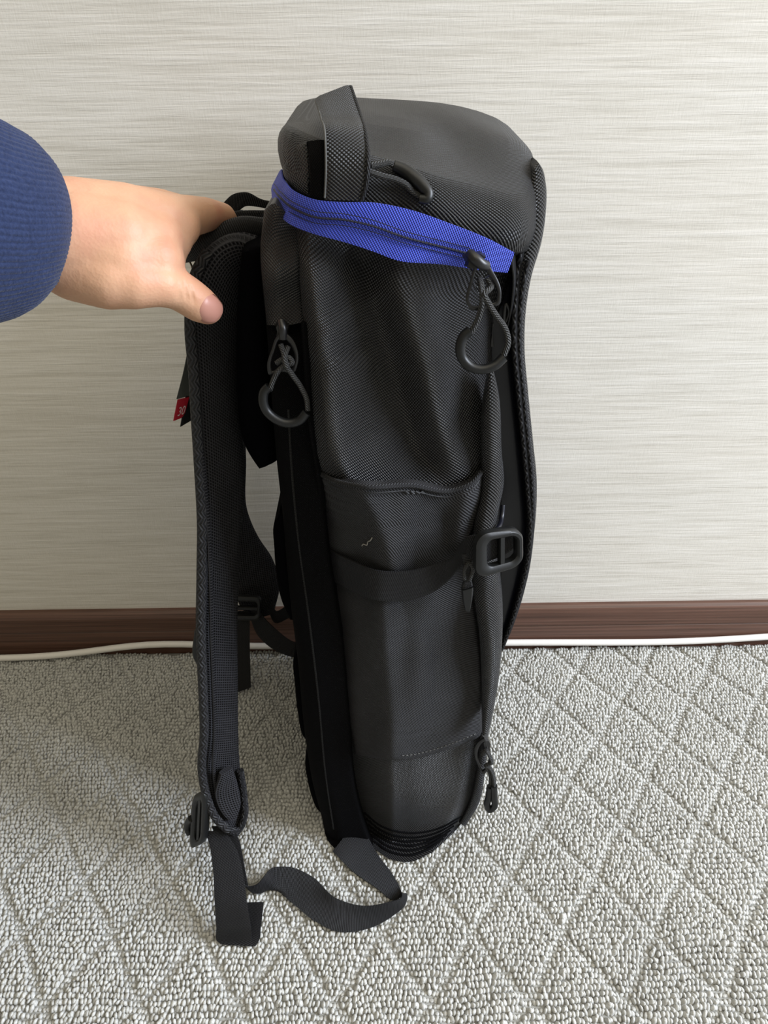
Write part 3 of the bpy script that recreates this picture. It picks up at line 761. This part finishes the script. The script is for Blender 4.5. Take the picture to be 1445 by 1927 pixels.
# pull hanging at the base zipper
zp = slider('zipper_pull', [(903, 1382, .4075), (919, 1384, .410), (919, 1412, .410), (904, 1412, .4075)], .005, BP)
flat_link('puller', [(904, 1392, .405), (911, 1388, .405), (916, 1400, .405), (916, 1450, .405), (910, 1456, .405), (904, 1448, .405)], [(906, 1398, .405), (910, 1394, .405), (913, 1402, .405), (913, 1446, .405), (909, 1450, .405), (906, 1445, .405)], .003, zp)
tube('cord', [(908, 1420, .404), (914, 1412, .403), (922, 1424, .4025), (924, 1436, .4025), (915, 1440, .403), (922, 1446, .4025), (929, 1466, .402), (930, 1482, .402)], .0017, M['cord'], zp, 40, 10)
tube('cord', [(914, 1440, .403), (922, 1456, .4035), (924, 1482, .4035)], .0017, M['cord'], zp, 20, 10)
tube('grip', [(929, 1478, .402), (930, 1500, .402), (928, 1520, .402), (921, 1524, .4025), (917, 1516, .403), (920, 1498, .4032), (922, 1480, .4035)], .0028, M['rubber'], zp, 40, 12)

# back padding
def pad(L, R, Y, back, name='back_pad'):
    return patch(name, L, R, None, None, lambda x, y: Y, 0, 14, 30, M['pad'], BP, er=.010, etb=.006, backY=back)
pad([(455, 470), (447, 560), (445, 660), (447, 760), (460, 836), (478, 868), (488, 882)], [(505, 455), (503, 560), (508, 680), (515, 780), (525, 850), (524, 862), (500, 878)], .430, .60)
pad([(527, 964), (516, 984), (516, 1030), (520, 1080), (530, 1130), (546, 1166)], [(545, 964), (548, 1000), (552, 1050), (558, 1100), (566, 1140), (572, 1170)], .428, .60)
pad([(561, 1212), (553, 1234), (555, 1290), (561, 1345), (571, 1386), (579, 1396)], [(580, 1212), (584, 1250), (588, 1290), (592, 1345), (598, 1386), (600, 1396)], .428, .60)
pad([(579, 1402), (574, 1432), (578, 1465), (587, 1500), (598, 1524), (607, 1532)], [(600, 1402), (604, 1432), (608, 1465), (614, 1500), (620, 1524), (622, 1532)], .430, .60)

# grab handle
ribbon('grab_handle', [(500, 410, .470), (450, 407, .468), (415, 419, .466), (385, 438, .466), (352, 461, .474), (345, 466, .50), (355, 458, .53), (420, 425, .56), (500, 398, .575)],
       [(500, 452, .470), (450, 450, .466), (415, 461, .464), (395, 482, .464), (362, 492, .474), (350, 488, .50), (360, 484, .53), (420, 455, .56), (500, 430, .575)], .006, M['webbing'], BP, 70, pad=.002)

# shoulder straps
def strap(A, B, name, th, parent=BP):
    return ribbon(name, A, B, th, M['mesh'], parent, 110, pad=.0045, m=15)
near = strap([(492, 462, 0.4550), (440, 445, 0.4520), (402, 462, 0.4480), (375, 500, 0.4440), (358, 555, 0.4420), (357, 620, 0.4400), (362, 690, 0.4380), (367, 780, 0.4370), (373, 880, 0.4350), (377, 980, 0.4303), (375, 1080, 0.4238), (373, 1180, 0.4163), (376, 1280, 0.4088), (379, 1380, 0.4022), (374, 1450, 0.3982), (384, 1505, 0.3947), (404, 1545, 0.3921), (424, 1566, 0.3910)],
             [(500, 500, 0.4780), (475, 495, 0.4780), (460, 520, 0.4760), (450, 560, 0.4740), (446, 620, 0.4720), (444, 690, 0.4700), (446, 780, 0.4680), (456, 880, 0.4660), (450, 980, 0.4613), (444, 1080, 0.4538), (442, 1180, 0.4443), (443, 1280, 0.4348), (445, 1380, 0.4252), (450, 1450, 0.4182), (456, 1500, 0.4128), (458, 1535, 0.4072), (450, 1560, 0.4020), (436, 1570, 0.3980)], 'shoulder_strap', .004)
tube('strap_binding', [(392, 474, .4440), (371, 510, .4405), (360, 565, .4375), (358, 620, 0.4345), (364, 690, 0.4325), (369, 780, 0.4315), (375, 880, 0.4295), (380, 980, 0.4248), (379, 1080, 0.4183), (378, 1180, 0.4108), (381, 1280, 0.4033), (384, 1380, 0.3967), (380, 1450, 0.3927), (391, 1505, 0.3892), (409, 1543, 0.3866), (430, 1562, 0.3860)], .0034, M['binding'], near, 90, 10)
tube('strap_binding', [(452, 1450, 0.4092), (459, 1500, 0.4038), (460, 1535, 0.3982), (450, 1560, 0.3930), (430, 1564, 0.3870)], .0030, M['binding'], near, 40, 10)
tube('strap_ridge', [(366, 690, 0.4320), (374, 800, 0.4310), (384, 900, 0.4284), (392, 1000, 0.4243), (396, 1100, 0.4185), (398, 1200, 0.4115), (402, 1300, 0.4041), (404, 1380, 0.3987), (402, 1450, 0.3947), (410, 1500, 0.3918), (422, 1530, 0.3898)], .0016, M['mesh'], near, 70, 8)
# folded mesh patch near the strap's end
ribbon('mesh_fold', [(414, 1456, 0.3916), (404, 1495, 0.3899), (414, 1525, 0.3883), (428, 1542, 0.3886)], [(436, 1442, 0.4015), (448, 1480, 0.4003), (452, 1515, 0.3965), (444, 1540, 0.3932)], .001, M['mesh'], near, 24, pad=.0012)
far = strap([(420, 400, .60), (400, 520, .60), (405, 700, .605), (415, 860, .61), (420, 960, .612), (430, 1040, .612), (440, 1100, .612), (455, 1145, .612), (470, 1160, .612)],
            [(470, 400, .62), (452, 520, .62), (455, 700, .622), (461, 860, .625), (464, 960, .626), (486, 1010, .626), (512, 1050, .626), (526, 1095, .626), (515, 1148, .626)], 'shoulder_strap', .004)
# ladder lock of the near strap
fm2 = quad_map([(366, 1494, 0.3989), (392, 1488, 0.3871), (388, 1584, 0.3830), (360, 1596, 0.3940)])
lk = frame('ladder_lock', [fm2(x, y) for x, y in rrect(0, 0, 2, 2, .5)], [fm2(x, y) for x, y in rrect(.05, 0, .9, 1.5, .3)], .007, M['plastic'], BP)
ribbon('lock_bar', [fm2(-.15, -.8), fm2(-.15, .8)], [fm2(.25, -.8), fm2(.25, .8)], .004, M['plastic'], lk, 6, pix=False)
tube('lock_lip', [(360, 1540, 0.3942), (354, 1548, 0.3961), (353, 1560, 0.3960), (357, 1568, 0.3950)], .003, M['plastic'], lk, 12, 8)
# webbing tail hanging down to the carpet
ribbon('strap_tail', [(386, 1564, .3915), (394, 1590, .382), (401, 1640, .363), (404, 1700, .342), (407, 1745, .331), FL(410, 1772, .0015), FL(416, 1776, .0008), FL(424, 1770, .001), FL(434, 1740, .001), FL(440, 1700, .001)],
       [(424, 1564, .392), (446, 1600, .379), (457, 1640, .364), (465, 1700, .343), (472, 1745, .332), FL(477, 1775, .0015), FL(480, 1780, .0008), FL(485, 1774, .001), FL(491, 1742, .001), FL(496, 1698, .001)], .0016, M['webbing'], BP, 80)
# adjuster webbing from the lock, twisting and looping back to the base of the bag
ribbon('adjuster_webbing', [(398, 1555, .3955), (412, 1585, .3885), (432, 1625, .381), (450, 1652, .375), FL(460, 1666, .010), FL(470, 1668, .010), FL(484, 1664, .012), FL(496, 1650, .014), FL(510, 1634, .012), FL(540, 1631, .012), FL(585, 1648, .014), FL(632, 1690, .016), FL(690, 1705, .018), FL(735, 1697, .018), FL(754, 1690, .012), FL(752, 1670, .004), FL(735, 1640, .003), FL(715, 1614, .003), FL(696, 1582, .004), (676, 1540, .425)],
       [(440, 1555, .3955), (451, 1585, .3885), (459, 1625, .380), (464, 1652, .374), FL(468, 1670, .008), FL(476, 1680, .002), FL(490, 1681, .001), FL(503, 1675, .001), FL(518, 1676, .001), FL(548, 1698, .001), FL(592, 1733, .001), FL(635, 1753, .001), FL(690, 1748, .001), FL(740, 1722, .001), FL(763, 1700, .001), FL(765, 1682, .001), FL(744, 1694, .001), FL(708, 1671, .001), FL(664, 1640, .001), (626, 1602, .43)], .0016, M['webbing'], BP, 170)
# far strap hardware and webbing
fm3 = quad_map([(436, 1120, .60), (492, 1122, .60), (490, 1166, .60), (436, 1166, .60)])
lk2 = frame('ladder_lock', [fm3(x, y) for x, y in rrect(0, 0, 2, 2, .4)], [fm3(x, y) for x, y in rrect(0, 0, 1.5, 1.2, .25)], .006, M['plastic'], BP)
ribbon('lock_bar', [fm3(-.8, -.12), fm3(.8, -.12)], [fm3(-.8, .12), fm3(.8, .12)], .004, M['plastic'], lk2, 6, pix=False)
ribbon('strap_tail', [(432, 1150, .605), (432, 1220, .602), (434, 1270, .598), (436, 1306, .594)], [(470, 1150, .605), (470, 1220, .602), (471, 1260, .598), (472, 1293, .594)], .0018, M['webbing'], BP, 20)
ribbon('adjuster_webbing', [(478, 1130, .604), (495, 1160, .602), (520, 1185, .60), (552, 1208, .60), (590, 1215, .60)], [(470, 1160, .604), (485, 1195, .602), (512, 1220, .60), (550, 1236, .60), (590, 1240, .60)], .0018, M['webbing'], BP, 30)
ribbon('adjuster_webbing', [(515, 1120, .61), (520, 1150, .61), (545, 1135, .61), (565, 1120, .61)], [(505, 1150, .61), (518, 1172, .61), (548, 1160, .61), (570, 1150, .61)], .0018, M['webbing'], BP, 24)
# far load lifter loop above the handle
ribbon('load_lifter', [(418, 384, .575), (438, 366, .577), (465, 362, .58), (492, 375, .582), (515, 380, .584)], [(424, 402, .575), (446, 398, .577), (462, 388, .58), (484, 389, .582), (515, 396, .584)], .0018, M['webbing'], BP, 30)
ribbon('load_lifter', [(430, 398, .56), (465, 396, .56), (510, 396, .565)], [(430, 420, .56), (465, 416, .56), (510, 414, .565)], .003, M['webbing'], BP, 20)
# adjuster plate edge showing behind the near strap
ribbon('strap_keeper', [(366, 1186, .452), (366, 1240, .450), (374, 1252, .45)], [(378, 1182, .452), (378, 1240, .450), (380, 1252, .45)], .004, M['plastic'], BP, 12)

# ------------------------------------------------------------------ hang tags
HT = root('hang_tag', tuple(P(350, 700, .47)), 'grey, black and red paper hang tags marked 30, dangling beside the near shoulder strap', 'tag')
ribbon('grey_card', [(355, 650, .468), (345, 700, .468), (332, 751, .468)], [(375, 650, .474), (368, 700, .475), (364, 742, .476)], .0008, M['tag_grey'], HT, 10)
ribbon('black_card', [(350, 740, .472), (344, 775, .472), (339, 803, .472)], [(368, 735, .478), (366, 765, .478), (364, 788, .478)], .0008, M['tag_black'], HT, 10)
fr = quad_map([(334, 752, .469), (356, 747, .473), (346, 784, .473), (326, 792, .469)])
rc = ribbon('red_card', [fr(-1, -1), fr(-1, 1)], [fr(1, -1), fr(1, 1)], .0008, M['tag_red'], HT, 6, pix=False)
cu = bpy.data.curves.new('digits', 'FONT'); cu.body = '30'; cu.align_x = 'CENTER'; cu.align_y = 'CENTER'; cu.size = 1.0
to = bpy.data.objects.new('digits', cu); COL.objects.link(to)
dg = bpy.context.evaluated_depsgraph_get(); tm = bpy.data.meshes.new_from_object(to.evaluated_get(dg))
tv = np.array([v.co[:] for v in tm.vertices]); tf = [tuple(p.vertices) for p in tm.polygons]
bpy.data.objects.remove(to); bpy.data.curves.remove(cu)
tv -= (tv.max(0) + tv.min(0)) / 2
nr = np.cross(fr(0, 1) - fr(0, 0), fr(1, 0) - fr(0, 0)); nr /= np.linalg.norm(nr)
if nr[1] > 0: nr = -nr
mesh_obj('digits', [fr(.16 + v[0] * 1.35, .18 - v[1] * 1.25) + nr * .0008 for v in tv], tf, M['white_ink'], rc, smooth=False)
tube('string', [(353, 488, .474), (358, 494, .472), (362, 504, .470), (364, 520, .468), (366, 600, .468), (366, 655, .470)], .0006, M['string'], HT, 20, 6)

# ------------------------------------------------------------------ person: left hand and sleeve
PE = root('person', tuple(P(110, 445, .40)), 'left forearm in a navy ribbed sleeve, hand gripping the backpack top handle', 'person')
def hand():
    # (px,py,Y,r_px) chains of tapered capsules, fused into one skin
    def w(p):
        c = P(p[0], p[1], p[2], False); z = (c - CO) @ CF
        return c, p[3] * z / FPX
    chains = [
        [(-120, 410, .352, 62), (40, 420, .386, 70), (135, 408, .404, 72), (230, 408, .415, 62), (300, 415, .424, 53), (334, 424, .430, 44)],
        [(-120, 440, .352, 62), (40, 455, .384, 70), (140, 480, .396, 80), (220, 490, .398, 78), (285, 490, .405, 62)],
        [(140, 500, .392, 66), (205, 520, .390, 62), (250, 530, .391, 52), (300, 535, .396, 42), (332, 544, .402, 38), (352, 556, .405, 37), (375, 572, .408, 35), (390, 581, .410, 30)],
        [(40, 438, .380, 72), (140, 445, .3945, 84), (220, 450, .402, 76), (290, 452, .413, 56), (322, 452, .424, 40)],
        [(255, 470, .412, 66), (310, 475, .424, 40), (320, 490, .418, 30)],
        # index, middle, ring, little finger curl over the handle and back under it
        [(310, 412, .426, 48), (345, 408, .440, 40), (385, 404, .462, 32), (418, 408, .482, 26), (432, 428, .498, 22), (418, 452, .506, 20), (395, 470, .500, 18)],
        [(160, 405, .425, 66), (300, 405, .450, 48), (350, 403, .470, 33), (392, 405, .494, 27), (420, 420, .512, 23), (415, 446, .52, 20), (392, 460, .514, 18)],
        [(160, 410, .440, 62), (290, 412, .470, 44), (340, 408, .490, 30), (382, 412, .512, 24), (408, 428, .528, 21), (402, 450, .535, 19), (384, 462, .53, 17)],
        [(160, 425, .450, 56), (275, 425, .486, 40), (322, 420, .508, 26), (360, 424, .526, 21), (385, 436, .540, 18), (382, 454, .546, 16), (366, 464, .542, 15)],
    ]
    V = []; F = []
    def sphere_chain(a, ra, b, rb):
        # tapered capsule as one closed mesh
        ax = b - a; L = np.linalg.norm(ax); ax = ax / (L + 1e-12)
        t = np.array([0, 0, 1.0]) if abs(ax[2]) < .9 else np.array([1.0, 0, 0])
        n1 = np.cross(ax, t); n1 /= np.linalg.norm(n1); n2 = np.cross(ax, n1)
        base = len(V); seg = 20; rows = []
        for e in np.linspace(-90, 0, 7)[1:]: rows.append((a + ax * ra * math.sin(math.radians(e)), ra * math.cos(math.radians(e))))
        for e in np.linspace(0, 90, 7)[:-1]: rows.append((b + ax * rb * math.sin(math.radians(e)), rb * math.cos(math.radians(e))))
        for c, r in rows:
            for k in range(seg):
                an = 2 * math.pi * k / seg; V.append(c + r * (math.cos(an) * n1 + math.sin(an) * n2))
        for r in range(len(rows) - 1):
            for k in range(seg):
                k2 = (k + 1) % seg; F.append((base + r * seg + k, base + r * seg + k2, base + (r + 1) * seg + k2, base + (r + 1) * seg + k))
        i0 = len(V); V.append(a - ax * ra); V.append(b + ax * rb)
        for k in range(seg):
            k2 = (k + 1) % seg; F.append((base + k2, base + k, i0)); F.append((base + (len(rows) - 1) * seg + k, base + (len(rows) - 1) * seg + k2, i0 + 1))
    for ch in chains:
        pts = [w(p) for p in ch]
        for (a, ra), (b, rb) in zip(pts[:-1], pts[1:]): sphere_chain(a, ra, b, rb)
    me = bpy.data.meshes.new('hand_src'); me.from_pydata([tuple(v) for v in V], [], F); me.update()
    src = bpy.data.objects.new('hand_src', me); COL.objects.link(src)
    m = src.modifiers.new('r', 'REMESH'); m.mode = 'VOXEL'; m.voxel_size = .0014
    s = src.modifiers.new('s', 'SMOOTH'); s.factor = .5; s.iterations = 14
    dg = bpy.context.evaluated_depsgraph_get(); dg.update()
    hm = bpy.data.meshes.new_from_object(src.evaluated_get(dg))
    v = np.array([q.co[:] for q in hm.vertices]); f = [tuple(p.vertices) for p in hm.polygons]
    bpy.data.objects.remove(src); bpy.data.meshes.remove(hm)
    # thumb: knuckle creases across the joint
    q = v - CO; z = q @ CF; px = CX + FPX * (q @ CR) / z; py = CY - FPX * (q @ CU) / z
    for (x0, y0, x1, y1, wd, dp) in ((343, 522, 352, 560, 3.4, .0010), (352, 518, 364, 566, 3.0, .0009), (334, 520, 338, 560, 4.0, .0006)):
        dx, dy = x1 - x0, y1 - y0; L = math.hypot(dx, dy)
        t = ((px - x0) * dx + (py - y0) * dy) / L / L; d = ((px - x0) * dy - (py - y0) * dx) / L
        k = np.exp(-(d / wd) ** 2) * np.exp(-((np.clip(t, 0, 1) - t) * L / 5) ** 2) * (v[:, 1] < .42)
        v[:, 1] += dp * k
    return v, f
hv, hf = hand()
HAND = mesh_obj('hand', hv, hf, M['skin'], PE)
# thumbnail, set into the end of the thumb
def hand_Y(px_, py_):
    q = hv - CO; z = q @ CF; a = CX + FPX * (q @ CR) / z; b = CY - FPX * (q @ CU) / z
    k = np.where((a - px_) ** 2 + (b - py_) ** 2 < 9)[0]
    return hv[k, 1].min() if len(k) else .385
def nail():
    us = np.linspace(0, 1, 12); vs = np.linspace(0, 1, 12)
    Gn = coons([(389, 553), (379, 570), (371, 586), (372, 600)], [(409, 563), (418, 576), (418, 591), (404, 607)], [(389, 553), (399, 555), (409, 563)], [(372, 600), (388, 609), (404, 607)], 12, 12, us, vs)
    V = []; F = []
    # smooth quadratic fit of the thumb's surface under the nail
    inner = [(Gn[j, i, 0], Gn[j, i, 1]) for j in range(1, 11) for i in range(1, 10)]
    A = np.array([[1, x - 392, y - 580, (x - 392) ** 2, (x - 392) * (y - 580), (y - 580) ** 2] for x, y in inner]); Bv = np.array([hand_Y(x, y) for x, y in inner])
    cf = np.linalg.lstsq(A, Bv, rcond=None)[0]
    for j in range(12):
        for i in range(12):
            x, y = Gn[j, i]; e = max(abs(us[i] - .5), abs(vs[j] - .5)) * 2
            Yn = float(np.dot(cf, [1, x - 392, y - 580, (x - 392) ** 2, (x - 392) * (y - 580), (y - 580) ** 2]))
            V.append(P(x, y, Yn - .0004 + .0010 * max(e - .75, 0) * 4))
    V = np.array(V).reshape(12, 12, 3)
    for _ in range(3):
        V[1:-1, 1:-1] = (V[1:-1, 1:-1] * 2 + V[:-2, 1:-1] + V[2:, 1:-1] + V[1:-1, :-2] + V[1:-1, 2:]) / 6
    V = V.reshape(-1, 3)
    n = 144; V2 = np.vstack([V, V + np.array([0, .0022, 0])])
    for j in range(11):
        for i in range(11):
            a = j * 12 + i; F.append((a, a + 12, a + 13, a + 1)); F.append((n + a, n + a + 1, n + a + 13, n + a + 12))
    for i in range(11):
        F.append((i, i + 1, n + i + 1, n + i)); a = 132 + i; F.append((a, n + a, n + a + 1, a + 1))
        a = i * 12; F.append((a, n + a, n + a + 12, a + 12)); a = i * 12 + 11; F.append((a, a + 12, n + a + 12, n + a))
    mesh_obj('thumbnail', V2, F, M['nail'], HAND)
nail()

def sleeve():
    """ribbed cuff: a wide soft tube around the wrist whose ribs are modelled"""
    C = [(-260, 392, .330), (-150, 402, .346), (-70, 411, .360), (-10, 420, .372), (22, 430, .382), (42, 436, .388)]
    R = [p_ * float((P(*c_, False) - CO) @ CF) / FPX for p_, c_ in zip((220, 208, 190, 168, 142, 120), C)]
    cp = [P(*p, False) for p in C]
    cp = [cp[0] + np.array([-.26, -.20, .03]), cp[0] + np.array([-.12, -.08, .012])] + cp
    R = [.066, .062] + R
    ck = np.concatenate([[0], np.cumsum(np.linalg.norm(np.diff(np.array(cp), axis=0), axis=1))])
    c = spline(np.array(cp), 70); r = np.interp(np.linspace(0, 1, 70), ck / ck[-1], R)
    T = np.gradient(c, axis=0); T /= np.linalg.norm(T, axis=1)[:, None]
    ribs = 104; seg = ribs * 6; V = []; F = []; n = 70
    prof = [(i, 1.0) for i in range(n)]
    rows = [(c[i], r[i], T[i], 1) for i in range(n)]
    # turned-in lip
    e, t = c[-1], T[-1]
    rows += [(e + t * .0022, r[-1] * .985, t, .8), (e + t * .0034, r[-1] * .94, t, .5), (e + t * .0028, r[-1] * .88, t, .3), (e - t * .004, r[-1] * .84, t, 0), (e - t * .03, r[-1] * .86, t, 0)]
    up = np.array([0, 0, 1.0])
    for cc, rr, t, am in rows:
        n1 = np.cross(t, up); n1 /= np.linalg.norm(n1); n2 = np.cross(n1, t)
        for k in range(seg):
            an = 2 * math.pi * k / seg
            rb = (abs(math.sin(an * ribs / 2)) ** .7 - .5) * .00055 * am
            fold = .0012 * math.sin(an * 3 + cc[0] * 40) * am
            q = rr + rb + fold
            V.append(cc + q * (math.cos(an) * n1 * .93 + math.sin(an) * n2 * 1.04))
    m = len(rows)
    for i in range(m - 1):
        for k in range(seg):
            k2 = (k + 1) % seg; F.append((i * seg + k, i * seg + k2, (i + 1) * seg + k2, (i + 1) * seg + k))
    F.append(tuple(reversed(range(seg))))
    o = mesh_obj('sleeve', V, F, M['knit'], PE); o['label'] = 'navy blue ribbed knit cuff'
sleeve()

# small pale lint thread on the side pocket
lp = [(681, 1027), (684, 1024), (690, 1026), (692, 1020), (697, 1017), (700, 1012)]
o = tube('lint_thread', [(x, y, S5(x, y, .0012)) for x, y in lp], .0004, M['lint'], None, 24, 5)
tag(o, 'tiny pale lint thread stuck to the black side pocket', 'lint')

for o in bpy.data.objects:
    if '_org' in o.keys(): del o['_org']
